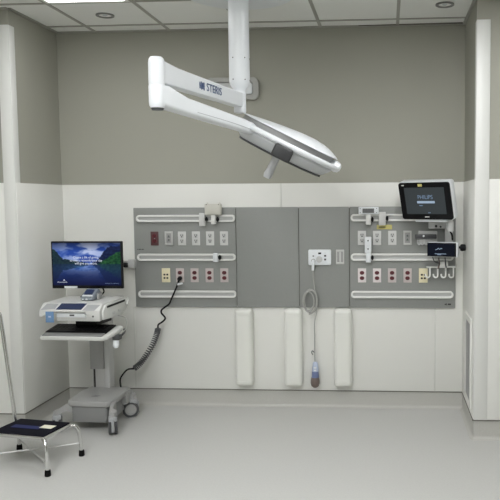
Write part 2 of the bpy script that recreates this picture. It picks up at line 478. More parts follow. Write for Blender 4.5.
# nurse call plate with pendant
t = thing('nurse_call_station', 'white rounded nurse call plate with speaker on the third grey panel', 'call station', (-0.42, YP, 1.243))
part(t, 'plate', MB().prism(rrect(.186, .126, .012, 4), -.022, -.0003, 'Y', bev=.005), M['enamel'])
sp = MB().lathe([(0, 0), (.026, 0), (.026, .003), (.024, .004), (0, .004)], Matrix.Translation((-.004, -.022, -.016)) @ Matrix.Rotation(PI / 2, 4, 'X'), n=24)
part(t, 'speaker_grille', sp, M['lightgrey'])
part(t, 'indicator', MB().box(-.012, .012, -.025, -.0215, .026, .04, .001), M['black'], 'dark indicator window')
for z in (.012, -.018):
    part(t, 'button', MB().box(.036, .052, -.025, -.0215, z - .006, z + .008, .001), M['darkgrey'])
part(t, 'button', MB().box(-.058, -.046, -.025, -.0215, .006, .016, .001), M['darkgrey'])
part(t, 'jack', MB().lathe([(.017, 0), (.017, .006), (.011, .007), (.011, 0)], Matrix.Translation((-.052, -.022, -.028)) @ Matrix.Rotation(PI / 2, 4, 'X'), n=20), M['cord'])
part(t, 'led', MB().cyl((.044, -.0215, .035), (.044, -.0235, .035), .004, n=8), M['lightgrey'])

t = thing('wall_port', 'steel framed switch plate right of the nurse call plate', 'wall port', (-0.256, YP, 1.245))
part(t, 'frame', MB().prism(rrect(PW, .118, .003, 2), -.010, -.0003, 'Y', holes=rrect(PW - .018, .086, .003, 2), bev=.0015), M['steel'])
part(t, 'recess', MB().box(-.025, .025, -.004, -.0004, -.044, .044), M['cartgrey'])
part(t, 'rocker', MB().box(-.006, .006, -.008, -.004, -.04, .04, .001), M['plate'])

t = thing('call_pendant', 'grey corded call pendant hanging from the nurse call plate, with blue and brown handpiece', 'call pendant', (-.470, YP - .03, 1.214))
part(t, 'plug', MB().cyl((0, .001, 0), (0, -.020, -.002), .013, n=14, bev=.002).cyl((0, -.016, 0), (-.004, -.020, -.075), .013, .010, n=12, bev=.002), M['enamel'])
cp = [(-.004, -.019, -.07), (.0, -.012, -.13), (.006, -.010, -.23)]
part(t, 'cord', MB().tube(smooth_path(cp, 8), .0056, 8)
     .tube([(-.032 + .012 * math.sin(a * .31) + .056 * math.cos(a) * (1 - .05 * a / PI), -.024 + .010 * math.sin(a * .43), -.325 + .10 * math.sin(a) * (1 - .045 * a / PI)) for a in [k * PI / 16 for k in range(-8, 94)]], .0056, 8)
     .tube(smooth_path([(.006, -.010, -.23), (.026, -.014, -.30), (.020, -.018, -.42), (.006, -.012, -.50), (.004, -.002, -.62), (.003, .006, -.78), (.006, .008, -.83)], 8), .0050, 8), M['cord'])
part(t, 'clip', MB().tube(smooth_path([(.0, .01, -.75), (-.016, .008, -.735), (-.022, .008, -.752), (-.012, .008, -.768)], 5), .004, 8), M['darkgrey'])
hz = -.825
hp = part(t, 'handpiece', MB().lathe([(0, 0), (.014, 0), (.021, -.012), (.026, -.05), (.027, -.078), (0, -.078)], Matrix.Translation((.007, .004, hz)), 20), M['paleblue'])
part(hp, 'band', MB().lathe([(0, -.078), (.0275, -.078), (.029, -.10), (.031, -.128), (0, -.128)], Matrix.Translation((.006, .004, hz)), 20), M['bluegrip'], 'blue band')
part(hp, 'bulb', MB().lathe([(0, -.128), (.031, -.128), (.036, -.15), (.037, -.175), (.031, -.198), (.015, -.211), (0, -.212)], Matrix.Translation((.004, .002, hz)), 20), M['brown'], 'brown bulb end')
part(hp, 'button', MB().box(-.004, .018, -.0265, -.015, hz - .05, hz - .036, .002).box(-.004, .018, -.0272, -.015, hz - .07, hz - .058, .002), M['enamel'])

# ------------------------------------------------------------------ bumpers on the lower wall
for x, lab in ((-1.048, 'white padded wall bumper under the plain grey panel, leftmost of three'),
               (-.642, 'white padded wall bumper left of the hanging call pendant'),
               (-.236, 'white padded wall bumper right of the hanging call pendant')):
    t = thing('wall_bumper', lab, 'bumper', (x, -T, .178), group='white wall bumpers')
    w, d, h = .147, .076, .650
    def sec(z):
        rr = .032; e = min(z, h - z); q = 0 if e >= rr else rr - math.sqrt(max(0, rr * rr - (rr - e) ** 2))
        ww = w - 2 * q; dd = d - 1.5 * q; r = .034
        pts = [(-ww / 2, -.0004)]
        for k in range(9):
            a = PI / 2 * k / 8
            pts.append((-ww / 2 + r - r * math.cos(a), -(dd - r + r * math.sin(a))))
        for k in range(9):
            a = PI / 2 * k / 8
            pts.append((ww / 2 - r + r * math.sin(a), -(dd - r + r * math.cos(a))))
        pts.append((ww / 2, -.0004))
        return [(u, v, z) for u, v in pts]
    part(t, 'body', MB().loft([sec(.050), sec(.20), sec(.45), sec(h - .056)]), M['bumper'])
    part(t, 'end_cap', MB().loft([sec(h - .0545), sec(h - .032)] + [sec(h - .032 * (1 - math.sin(PI / 2 * k / 7))) for k in range(1, 7)] + [sec(h - .0003)]), M['bumper'])
    part(t, 'end_cap', MB().loft([sec(.0003)] + [sec(.032 * (1 - math.cos(PI / 2 * k / 7))) for k in range(1, 7)] + [sec(.032), sec(.0485)]), M['bumper'])

# ------------------------------------------------------------------ vent in the right wall, wall fixture, small wall bracket
t = thing('air_vent', 'narrow white framed return air grille low in the right side wall', 'vent', (XR - T, -.432, .512))
o = rrect(.35, .665, .004, 2); i = rrect(.26, .57, .004, 2)
part(t, 'frame', MB().prism(o, -.010, -.0003, 'X', holes=i, bev=.002), M['white'])
part(t, 'backing', MB().box(-.0018, -.0003, -.13, .13, -.285, .285), M['slot'])
lv = MB()
for k in range(34):
    z = -.277 + k * .0168
    lv.box(-.007, -.002, -.129, .129, z - .0028, z + .0028, mx=Matrix.Translation((0, 0, z)) @ Matrix.Rotation(.6, 4, 'Y') @ Matrix.Translation((0, 0, -z)))
for k in range(9):
    y = -.112 + k * .028
    lv.box(-.0075, -.0015, y - .0018, y + .0018, -.284, .284)
part(t, 'louvres', lv, M['cartgrey'])

t = thing('wall_fixture', 'pale grey rounded wall fixture high on the back wall behind the column', 'wall fixture', (-1.112, 0, 2.597))
part(t, 'rim', MB().prism(rrect(.425, .175, .045, 6), -.040, -.0003, 'Y', holes=rrect(.335, .105, .03, 6), bev=.006), M['fix'])
part(t, 'panel', MB().prism(rrect(.33, .10, .028, 6), -.022, -.0005, 'Y', bev=.004), M['lightgrey'])
part(t, 'lens', MB().prism(rrect(.06, .085, .012, 4, .13, 0), -.034, -.021, 'Y', bev=.003), M['enamel'])
part(t, 'lens', MB().prism(rrect(.05, .08, .012, 4, -.13, 0), -.03, -.021, 'Y', bev=.003), M['enamel'])

t = thing('wall_bracket', 'small grey bracket with black knobs on the wall beside the computer screen', 'bracket', (-1.990, -T, 1.192))
part(t, 'block', MB().box(-.008, .048, -.055, -.0003, -.034, .036, .005), M['lightgrey'])
part(t, 'rod', MB().cyl((-.075, -.03, .018), (-.005, -.03, .018), .008, n=12), M['steel'])
part(t, 'knob', MB().cyl((-.046, -.04, -.012), (-.006, -.04, -.012), .020, n=16, bev=.003), M['black'])
part(t, 'knob', MB().cyl((-.078, -.03, -.014), (-.050, -.03, -.014), .011, n=16, bev=.003), M['black'])

# ------------------------------------------------------------------ surgical light
CX, CY = -.82, -1.10
t = thing('surgical_light', 'white ceiling mounted surgical light with jointed arms and tilted lamp head', 'surgical light', (0, 0, 0))
part(t, 'ceiling_canopy', MB().lathe([(0, H - .0005), (.36, H - .0005), (.362, 3.03), (.352, 3.012), (.30, 3.0), (.10, 2.985), (0, 2.985)], Matrix.Translation((CX, CY, 0)), 48), M['enamel'])
c = part(t, 'column', MB().lathe([(0, 2.99), (.066, 2.99), (.066, 2.472), (.063, 2.45), (.052, 2.43), (.040, 2.415), (.037, 2.40), (.037, 2.30), (0, 2.30)], Matrix.Translation((CX, CY, 0)), 40), M['enamel'])
for z in (2.606, 2.470):
    for a in (-.62, .62, -1.6, 1.6):
        d = Vector((math.sin(a) + .2, -math.cos(a), 0)).normalized()
        part(c, 'screw', MB().cyl((CX + d.x * .0655, CY + d.y * .0655, z), (CX + d.x * .067, CY + d.y * .067, z), .0042, n=8), M['darkgrey'])
A0 = Vector((CX, CY, 2.345)); A1 = Vector((-1.030, -2.07, 2.345))
dr = (A1 - A0).normalized(); sd = Vector((-dr.y, dr.x, 0))
if sd.x < 0: sd = -sd
def arm_sec(p, w, h, r=.007, z=0):
    return [tuple(p + sd * a + Vector((0, 0, b + z))) for a, b in rrect(w, h, r, 4)]
part(t, 'joint', MB().cyl((CX, CY, 2.265), (CX, CY, 2.402), .0385, n=28, bev=.008), M['enamel'])
ar = part(t, 'extension_arm', MB().loft([arm_sec(A0 + dr * .02, .062, .090), arm_sec(A0 + dr * .30, .066, .092), arm_sec(A1 - dr * .16, .072, .100), arm_sec(A1 - dr * .06, .074, .110, .012, .004), arm_sec(A1 - dr * .0, .070, .12, .012, .006)]), M['enamel'])
fr = Matrix(((-dr.x, 0, sd.x), (-dr.y, 0, sd.y), (0, 1, 0)))          # columns: reading direction, up, outward
def on_arm(u, z, out): return Matrix.Translation(A1 - dr * u + sd * out + Vector((0, 0, z))) @ fr.to_4x4()
text(ar, 'lettering', 'STERIS', .064, M['ink'], on_arm(.563, 0, .0362), sx=1.05, label='blue STERIS lettering')
lg = MB()
for k in range(4):
    lg.box(-.030 + k * .016, -.019 + k * .016, -.018 - .004 * (k % 2), .018 + .004 * (k % 2), 0, .0006)
part(ar, 'emblem', lg.box(-.032, .032, -.001, .001, 0, .0008), M['ink'], 'blue block emblem', mx=on_arm(.412, 0, .0358))
part(t, 'knuckle', MB().lathe([(0, 2.287), (.040, 2.287), (.041, 2.295), (.041, 2.395), (.038, 2.412), (.029, 2.423), (0, 2.426)], Matrix.Translation((A1.x, A1.y, 0)), 32), M['enamel'])
k2 = part(t, 'knuckle', MB().lathe([(0, 2.170), (.032, 2.170), (.040, 2.182), (.042, 2.20), (.042, 2.275), (.040, 2.286), (0, 2.2865)], Matrix.Translation((A1.x, A1.y, 0)), 32), M['enamel'])
part(k2, 'end_cap', MB().cyl((A1.x, A1.y, 2.1705), (A1.x, A1.y, 2.160), .033, .028, n=24), M['darkgrey'])
B0 = Vector((A1.x, A1.y, 2.228)); B1 = Vector((-.690, -1.36, 2.135))
bd = (B1 - B0).normalized(); bs = Vector((-bd.y, bd.x, 0)).normalized()
bu = bs.cross(bd)
if bu.z < 0: bu = -bu
def sarm_sec(u, w, h, off=0):
    p = B0 + bd * u
    return [tuple(p + bs * a + bu * (b + off)) for a, b in rrect(w, h, min(w, h) * .3, 5)]
Lb = (B1 - B0).length
sa = part(t, 'spring_arm', MB().loft([sarm_sec(-.005, .085, .106, .004), sarm_sec(.05, .086, .118, .006), sarm_sec(.10, .080, .106, .003), sarm_sec(.20, .076, .088, -.004), sarm_sec(.45, .072, .082, -.002), sarm_sec(Lb - .12, .066, .074), sarm_sec(Lb - .02, .060, .066), sarm_sec(Lb, .05, .055)]), M['enamel'])
for sgn in (-1, 1):
    pts = [B0 + bd * u + bs * sgn * (.0385 - .006 * u / Lb) + bu * (-.028 + .020 * (u / Lb) * math.sin(u / Lb * 2.6)) for u in [.26 + .5 * k / 14 for k in range(15)]]
    part(sa, 'cover_line', MB().tube(pts, .0022, 6), M['joint'])
# lamp head frame
HC = Vector((-.518, -1.10, 2.076))
th = math.radians(27); tl = math.radians(1.5)
av = Vector((math.cos(th), 0, -math.sin(th)))
n0 = Vector((-math.sin(th), 0, -math.cos(th))); b0 = Vector((0, -1, 0))
bv = b0 * math.cos(tl) + n0 * math.sin(tl); nv = n0 * math.cos(tl) - b0 * math.sin(tl)
HM = Matrix.Translation(HC) @ Matrix((( av.x, bv.x, -nv.x), (av.y, bv.y, -nv.y), (av.z, bv.z, -nv.z))).to_4x4()   # local z = away from the light side
RY = .356
def hp_(a, b, z): return HM @ Vector((a, b, z))
dome = MB().lathe([(0, .104), (.07, .103), (.15, .098), (.22, .087), (.275, .072), (.315, .057), (.336, .048), (.340, .043), (.334, .040), (.30, .040)], None, 56)
for v in dome.b.verts:              # the back swells towards the pivot end
    if v.co.z > .044: v.co.z = .044 + (v.co.z - .044) * (.75 + .55 * v.co.x / .34)
bmesh.ops.transform(dome.b, matrix=HM, verts=dome.b.verts)
lh = part(t, 'lamp_head', dome, M['enamel'])
part(lh, 'rim', MB().lathe([(.312, .041), (.312, .0), (.312, -.030)], HM, 56), M['cartgrey'], 'grey rim band')
part(lh, 'housing', MB().lathe([(.300, -.026), (.334, -.030), (.334, -.042), (.318, -.062), (.285, -.094), (.276, -.098)], HM, 56), M['housing_grey'])
part(lh, 'gasket', MB().lathe([(.276, -.096), (.288, -.100), (.284, -.108), (.262, -.107)], HM, 56), M['darkgrey'], 'dark gasket ring')
part(lh, 'lens', MB().lathe([(.268, -.104), (.15, -.109), (0, -.110)], HM, 56), M['lens'])
ring = [hp_(-RY * math.cos(f), RY * math.sin(f), -.010) for f in [math.radians(38 + 142 * k / 28) for k in range(29)]]
yk = part(t, 'yoke', MB().tube(ring, .0175, 12), M['enamel'])
e0 = ring[0]
part(t, 'elbow', MB().tube(smooth_path([B1 - bd * .03, B1 + bd * .02, ring[1], ring[3]], 6), [.029] * 7 + [.026] * 6 + [.021] * 6, 14), M['enamel'])
part(yk, 'pivot', MB().lathe([(0, -.045), (.026, -.045), (.034, -.03), (.036, .0), (.030, .022), (.016, .032), (0, .034)], HM @ Matrix.Translation((.352, 0, 0)) @ Matrix.Rotation(PI / 2, 4, 'Y'), 24), M['enamel'])
# control pad on the near rim and sterile handle under the centre
cm = HM @ Matrix.Rotation(math.radians(-10), 4, 'Z') @ Matrix.Translation((0, RY - .004, -.052))
part(t, 'control_pad', MB().box(-.060, .060, -.016, .030, -.052, .030, .016, 3, mx=cm), M['recess2'], 'dark control pad')
part(t, 'handle', MB().lathe([(0, -.105), (.034, -.105), (.032, -.118), (.024, -.124), (.025, -.215), (.029, -.240), (.022, -.264), (0, -.266)], HM @ Matrix.Translation((-.020, .0, 0)), 20), M['enamel_grey'])

# ------------------------------------------------------------------ computer cart
CR = math.radians(-3)
CO = (-2.075, -.52, 0)
cart = thing('computer_cart', 'grey and white wheeled computer cart standing in the left corner of the alcove', 'cart', CO, (0, 0, CR))
CMX = Matrix.Translation(CO) @ Matrix.Rotation(CR, 4, 'Z')
def cw(x, y, z): return CMX @ Vector((x, y, z))
base = part(cart, 'base', MB().prism([(-.162, -.160), (-.138, -.180), (.146, -.180), (.170, -.160), (.170, .02), (.150, .235), (-.17, .235), (-.185, .10)], .190, .236, 'Z', bev=.012), M['cartgrey'])
part(base, 'skirt', MB().prism([(-.135, -.155), (-.115, -.166), (.125, -.166), (.142, -.155), (.142, .05), (.12, .20), (-.12, .20), (-.15, .05)], .072, .191, 'Z', bev=.008), M['cartdark'])
part(base, 'emblem', MB().box(-.03, .02, -.06, -.045, .2362, .2372).box(-.015, .03, -.042, -.030, .2362, .2372), M['cartdark'])
casters = [(-.225, -.203, .45), (.208, -.208, .42), (-.20, .216, .9), (.170, .220, 2.05)]
for (x, y, a) in casters:
    sx = 1 if x > 0 else -1; sy = 1 if y > 0 else -1
    y1 = y + .10 if y < 0 else y - .06
    lg = MB().loft([[(sx * .12, y1 + d + (.04 if y < 0 else 0), z) for d, z in ((-.05, .228), (.05, .228), (.05, .12), (-.05, .12))],
                    [(sx * .168, y1 + d, z) for d, z in ((-.045, .218), (.045, .218), (.045, .13), (-.045, .13))],
                    [(x - sx * .012, y + d, z) for d, z in ((-.026, .178), (.034, .188), (.034, .135), (-.026, .135))],
                    [(x + sx * .022, y + d, z) for d, z in ((-.022, .168), (.026, .172), (.026, .14), (-.022, .14))]], smooth=False)
    if x < 0 and y < 0:                  # the slimmer front leg
        lg = MB().loft([[(-.12, -.10 + d, z) for d, z in ((-.05, .212), (.05, .212), (.05, .13), (-.05, .13))],
                        [(-.172, -.140 + d, z) for d, z in ((-.030, .205), (.030, .205), (.030, .155), (-.030, .155))],
                        [(x + .012, y + d, z) for d, z in ((-.022, .178), (.026, .180), (.026, .138), (-.022, .138))],
                        [(x - .018, y + d, z) for d, z in ((-.018, .166), (.020, .168), (.020, .14), (-.018, .14))]], smooth=False)
    part(cart, 'leg', lg, M['cartgrey'])
    cs = part(cart, 'caster', MB().box(-.030, .030, -.035, .030, .104, .141, .008).box(-.008, .008, -.02, .045, .055, .118, .003).box(-.010, .010, -.047, -.036, .03, .118, .003), M['hub'], loc=(x, y, 0), rot=(0, 0, a))
    for s in (-1, 1):
        prof = [(.040, -.002), (.052, -.0), (.062, .004), (.062, .016), (.054, .020), (.046, .020)]
        mx = Matrix.Translation((s * .012, .018, .062)) @ Matrix.Rotation(s * PI / 2, 4, 'Y')
        part(cs, 'wheel', MB().lathe([(0, .0), (.052, .0)] + prof[1:], mx, 28), M['tyre'])
        part(cs, 'hub', MB().lathe([(.044, .0195), (.036, .0215), (.032, .0185), (.018, .020), (0, .0202)], mx, 28), M['cartgrey'])
    part(cs, 'brake_pedal', MB().box(-.016, .016, .045, .075, .112, .124, .004), M['darkgrey'])
px = -.075
post = part(cart, 'column', MB().box(px - .062, px + .045, .180, .26, .235, .855, .006), M['column'])
part(post, 'sleeve', MB().box(px - .070, px + .040, .160, .185, .388, .84, .004), M['cartgrey'])
part(post, 'groove', MB().box(px - .052, px - .038, .1785, .185, .240, .388), M['slot'])
part(post, 'side_cover', MB().box(px + .044, px + .083, .172, .262, .235, .84, .005), M['lightgrey'])
# cart head: white deck with a sloped front band
deck = part(cart, 'work_surface', MB().prism([(-.316, .916), (-.324, .930), (-.268, .976), (.09, .980), (.097, .965), (.09, .925), (-.24, .914)], -.262, .190, 'X', bev=.006).prism([(-.262, .925), (-.13, .925), (-.15, .915), (-.20, .905), (-.240, .886), (-.262, .884)], -.322, -.285, 'Y', bev=.004).prism([(.190, .925), (.075, .925), (.095, .905), (.130, .872), (.158, .858), (.190, .858)], -.322, -.285, 'Y', bev=.004), M['cartwhite'])
sl = Matrix.Translation((0, -.324, .928)) @ Matrix.Rotation(math.atan2(.046, .056), 4, 'X')
part(deck, 'grip', MB().prism([(-.250, .006), (-.148, .020), (-.140, .066), (-.228, .066)], .0002, .003, 'Z', mx=sl), M['hub'], 'grey grip pad')
part(deck, 'grip', MB().prism([(.062, .006), (.150, .006), (.176, .062), (.082, .062)], .0002, .003, 'Z', mx=sl), M['hub'], 'grey grip pad')
part(deck, 'slate_pad', MB().prism([(-.138, .014), (.050, .014), (.072, .072), (-.118, .072)], .0003, .004, 'Z', mx=sl), M['navy'], 'dark navy pad')
dw = part(cart, 'drawer', MB().box(-.155, .150, -.285, .06, .850, .917, .006), M['cartwhite'])
part(dw, 'drawer_front', MB().box(-.145, .072, -.300, -.284, .880, .910, .002), M['enamel'])
part(dw, 'emblem', MB().box(-.045, -.010, -.3015, -.2998, .890, .901), M['darkgrey'])
part(dw, 'lock', MB().cyl((.142, -.3215, .893), (.142, -.325, .893), .007, n=12), M['darkgrey'])
side = part(cart, 'side_box', MB().prism([(-.285, .862), (-.29, .92), (-.25, .962), (.085, .967), (.09, .88), (-.05, .852)], .150, .205, 'X', bev=.006), M['cartwhite'])
part(side, 'slot', MB().prism([(-.235, .940), (-.235, .955), (.055, .961), (.055, .946)], .2045, .2065, 'X'), M['black'], 'dark slot')
part(side, 'hook', MB().tube(smooth_path([(.196, .06, .955), (.212, .075, .968), (.222, .075, .95), (.222, .06, .92)], 5), .008, 8), M['cartwhite'])
part(side, 'latch', MB().box(.205, .211, -.16, -.12, .880, .90, .002).box(.205, .210, -.06, -.03, .885, .905, .002), M['lightgrey'])
part(cart, 'tray_lift', MB().box(-.085, .075, -.15, .10, .790, .851, .004).box(-.13, -.07, -.22, -.12, .838, .851, .003), M['black'])
TM = Matrix.Translation((0, -.33, .752)) @ Matrix.Rotation(math.radians(9), 4, 'X')       # tray tips up at the back
tray = part(cart, 'keyboard_tray', MB().prism([(-.262, .0), (.205, .0), (.232, .035), (.258, .14), (.258, .235), (.235, .26), (-.252, .26), (-.270, .23)], -.036, -.006, 'Z', bev=.007, mx=TM), M['cartwhite'])
part(tray, 'palm_rest', MB().box(-.250, .200, .008, .062, -.006, .003, .003, mx=TM), M['cartdark'], 'grey palm rest strip')
tg = MB().box(-.031, .031, -.003, .0, -.042, .036, .002).box(-.010, .010, -.0036, -.003, -.006, .006, mi=1)
part(cart, 'tag', tg, [M['bluetag'], M['paleblue']], 'light blue tag', loc=(-.180, -.325, .888))

kb = thing('keyboard', 'flat black computer keyboard on the pull-out tray of the cart', 'keyboard')
kb.matrix_world = CMX @ TM @ Matrix.Translation((-.025, .150, -.0055))
part(kb, 'case', MB().box(-.230, .230, -.085, .085, 0, .012, .004), M['bezel'])
for r in range(5):
    row = MB()
    for k in range(15 if r else 6):
        w = .0265 if r else (.0265 if k != 2 else .15)
        x = -.219 + k * .0292 if r else (-.219 + k * .0292 if k < 2 else (-.160 if k == 2 else .01 + (k - 2) * .0292))
        row.box(x, x + w, -.076 + r * .031, -.049 + r * .031, .0122, .0165, .0012, 1)
    part(kb, 'key_row', row, M['bezel'])

# handheld device hanging from the right end of the tray, with its cord
hd = thing('barcode_scanner', 'white and black handheld scanner hanging at right end of the keyboard tray', 'scanner', tuple(cw(.250, -.190, .695)), (0, 0, CR))
part(hd, 'cradle', MB().box(-.024, .030, -.03, .03, .006, .046, .008).tube(smooth_path([(.02, .02, .03), (.045, .03, .06), (.035, .05, .075)], 5), .009, 8), M['darkgrey'])
part(hd, 'handle', MB().lathe([(0, -.052), (.016, -.05), (.024, -.035), (.022, -.01), (.018, .006), (0, .006)], Matrix.Translation((-.004, -.008, 0)), 16), M['enamel'])
cr_ = [(.03, .02, .05), (.058, .03, .09), (.05, .06, .135), (.01, .10, .158), (-.10, .14, .165)]
part(hd, 'cord', MB().tube(smooth_path(cr_, 8), .0035, 8), M['cord'])

# small device on the deck
dv = thing('handheld_device', 'small silver device with dark screen on the cart top under the monitor', 'device', tuple(cw(.012, -.085, .9782)), (0, 0, CR))
part(dv, 'body', MB().prism([(-.075, .0), (-.075, .022), (.02, .080), (.05, .074), (.065, .0)], -.052, .050, 'X', bev=.014), M['devgrey'])
dm = Matrix.Translation((0, -.075, .022)) @ Matrix.Rotation(math.atan2(.058, .095), 4, 'X')
part(dv, 'screen', MB().prism(rrect(.064, .056, .006, 3, -.004, .066), .0005, .0035, 'Z', mx=dm), M['navy'], 'dark screen')
part(dv, 'trim', MB().prism(rrect(.078, .012, .003, 3, 0, .022), .0005, .006, 'Z', mx=dm), M['enamel'], 'white button strip')
for x in (-.03, .0):
    part(dv, 'button', MB().box(x - .008, x + .008, -.0771, -.074, .008, .016, .001), M['enamel'])
part(dv, 'side_grip', MB().box(.050, .066, -.02, .045, .002, .05, .007), M['cartgrey'])

# desktop monitor on the cart
def lake(u, v):
    """the picture on the screen: mountains above a lake under a cloudy sky"""
    n = noise.fractal(Vector((u * 4.2, v * 7, 2.3)), 1.0, 2.0, 5)
    n2 = noise.fractal(Vector((u * 24, v * 24, 7.1)), 1.0, 2.0, 3)
    hl = .50
    vv = v if v > hl else hl + (hl - v) * .85
    left = .86 - u * 1.35 + .025 * math.sin(u * 34) + .035 * n2 if u < .30 else 0
    left = max(left, .62 - (u - .18) * .28 + .018 * n2 if .16 < u < .52 else 0)
    right = .53 + (u - .60) * 1.55 + .03 * math.sin(u * 26) + .03 * n2 if u > .58 else 0
    right = min(right, .93 + .03 * n2)
    near = .52 + (u - .66) * .85 + .04 * n2 if u > .64 else 0
    if vv < near: c = (26 + 34 * n2, 74 + 44 * n2, 44 + 18 * n2)
    elif vv < right: c = (20 + 12 * n2, 32 + 16 * n2, 70 + 20 * n2)
    elif vv < left: c = (24 + 18 * n2, 48 + 26 * n2, 58 + 14 * n2)
    else:
        k = min(1, max(0, .55 + 2.1 * n)) * max(0, 1.08 - abs(u - .55) * 1.2)
        c = (40 + 150 * k, 76 + 128 * k, 168 + 76 * k)
        if vv > .80: c = tuple(q * (1 - (vv - .80) * 2.4) for q in c)
    if v <= hl:
        d = (hl - v) / hl
        w = (30, 62, 112); f = .40 + .45 * min(1, d * 1.3)
        c = tuple(a * (1 - f) * .8 + b * f for a, b in zip(c, w))
        g = math.exp(-((u - .45) / .20) ** 2) * math.exp(-((d - .16) / .16) ** 2) * (.7 + .5 * n2)
        c = (c[0] + 40 * g, c[1] + 58 * g, c[2] + 74 * g)
        dk = max(.0, 1 - .95 * max(0, d - .25))
        c = (c[0] * dk, c[1] * dk * .95, c[2] * (.35 + .65 * dk))
    return tuple(max(0, min(255, q)) for q in c)
def picture_material():
    m = bpy.data.materials.new('lit_lake_picture'); m.use_nodes = True; nt = m.node_tree; b = nt.nodes['Principled BSDF']
    b.inputs['Base Color'].default_value = (.005, .005, .006, 1); b.inputs['Roughness'].default_value = .3; b.inputs['Specular IOR Level'].default_value = .12
    a = nt.nodes.new('ShaderNodeAttribute'); a.attribute_name = 'picture'
    nt.links.new(a.outputs['Color'], b.inputs['Emission Color']); b.inputs['Emission Strength'].default_value = 1.0
    return m
MW, MH = .553, .358
mon = thing('computer_monitor', 'wide black computer monitor showing a blue lake and mountains, on the cart', 'monitor', (-2.144, -.50, 1.046), (0, 0, math.radians(-1)))
part(mon, 'housing', MB().box(-MW / 2, MW / 2, 0, .030, 0, MH, .005), M['black'])
part(mon, 'back_cover', MB().box(-.20, .20, .030, .052, .06, .29, .012), M['darkgrey'])
nx, nz = 150, 92
sw, sh = MW - .022, MH - .036
me = bpy.data.meshes.new('screen')
vs = [(-sw / 2 + sw * i / nx, 0, sh * j / nz) for j in range(nz + 1) for i in range(nx + 1)]
fs = [(j * (nx + 1) + i, j * (nx + 1) + i + 1, (j + 1) * (nx + 1) + i + 1, (j + 1) * (nx + 1) + i) for j in range(nz) for i in range(nx)]
me.from_pydata(vs, [], fs)
at = me.color_attributes.new('picture', 'FLOAT_COLOR', 'POINT')
for k, v in enumerate(vs):
    c = lake(v[0] / sw + .5, v[2] / sh); at.data[k].color = srgb(*[q * .88 for q in c])
me.materials.append(picture_material())
scr = link('screen', me, mon, (0, -.0006, .024)); scr['label'] = 'lit screen with lake picture'
for k, s in enumerate(('Create a life of giving,', 'so every remembrance day', 'will give you more.')):
    text(scr, 'caption', s, .0255, M['whitetext'], face_front(-.004, -.0006, .212 - k * .0225), sx=.90, ex=.0003)
text(scr, 'caption', 'Commonlife', .013, M['whitetext'], face_front(-.195, -.0006, .024), sx=1.2, ex=.0002)
part(scr, 'emblem', MB().prism([(-.008, 0), (.008, 0), (0, .011)], -.0008, -.0003, 'Y', mx=Matrix.Translation((-.180, 0, .036))), M['whitetext'], 'small white peak emblem')
text(scr, 'caption', 'photograph of a mountain lake', .009, M['dimtext'], face_front(.195, -.0006, .016), sx=.95, ex=.0002)
part(mon, 'sticker', MB().box(-.180, -.078, -.0012, -.0002, .002, .018), M['enamel'], 'white sticker strip')
part(mon, 'stand', MB().box(-.02, .05, .055, .085, -.06, .17, .008).prism([(-.02, -.0665), (-.02, -.058), (.055, -.03), (.085, -.0665)], -.05, .08, 'X', bev=.003), M['darkgrey'])
part(mon, 'cable', MB().tube(smooth_path([(.06, .06, .05), (.10, .06, -.02), (.085, .07, -.05), (.06, .08, -.062)], 6), .006, 8), M['black'])

# coiled power cord from the outlet down to the cart
pc = thing('power_cord', 'black coiled power cord from red outlet down to the cart base', 'cord', (-1.572, YP - .0085, 1.073))
part(pc, 'plug', MB().cyl((0, 0, 0), (0, -.035, -.006), .018, .016, n=16, bev=.003).cyl((0, -.028, -.004), (-.006, -.038, -.034), .011, .008, n=12, bev=.002), M['black'])
part(pc, 'tag', MB().box(-.024, .022, -.046, -.040, -.052, -.036, .002, mx=Matrix.Rotation(-.25, 4, 'Y')), M['enamel'], 'white cord tag')
R0 = Vector((-1.572, YP - .0085, 1.073))
up = [(-1.580, -.075, 1.036), (-1.598, -.075, .99), (-1.640, -.075, .90), (-1.660, -.075, .862), (-1.715, -.08, .82), (-1.722, -.08, .79), (-1.692, -.08, .75), (-1.712, -.08, .72), (-1.748, -.085, .695), (-1.752, -.085, .665)]
lo = [(-1.752, -.085, .665), (-1.762, -.09, .62), (-1.790, -.105, .54), (-1.84, -.13, .45), (-1.885, -.16, .385), (-1.924, -.19, .352)]
en = [(-1.924, -.19, .352), (-1.964, -.21, .352), (-1.984, -.25, .330), (-2.0, -.285, .290), tuple(cw(.082, .205, .236))]
def rel(ps): return [Vector(p) - R0 for p in ps]
cd = MB().tube(smooth_path(rel(up), 8), .0072, 8)
lead = MB().tube(smooth_path(rel(en), 8), .0065, 8)
pth = smooth_path(rel(lo), 14); hel = []
turns = 27; N = turns * 12
for k in range(N + 1):
    f = k / N * (len(pth) - 1); i = min(int(f), len(pth) - 2); p = pth[i].lerp(pth[i + 1], f - i)
    tg = (pth[i + 1] - pth[i]).normalized(); a = tg.cross(Vector((0, 1, 0))).normalized(); b = tg.cross(a)
    an = 2 * PI * turns * k / N; rr = .021 * min(1, k / 10, (N - k) / 10 + .01)
    hel.append(p + a * rr * math.cos(an) + b * rr * math.sin(an))
part(pc, 'cord', cd, M['black']); part(pc, 'lead', lead, M['black'])
part(pc, 'coil', MB().tube(hel, .0050, 6), M['coilgrey'], 'coiled section')

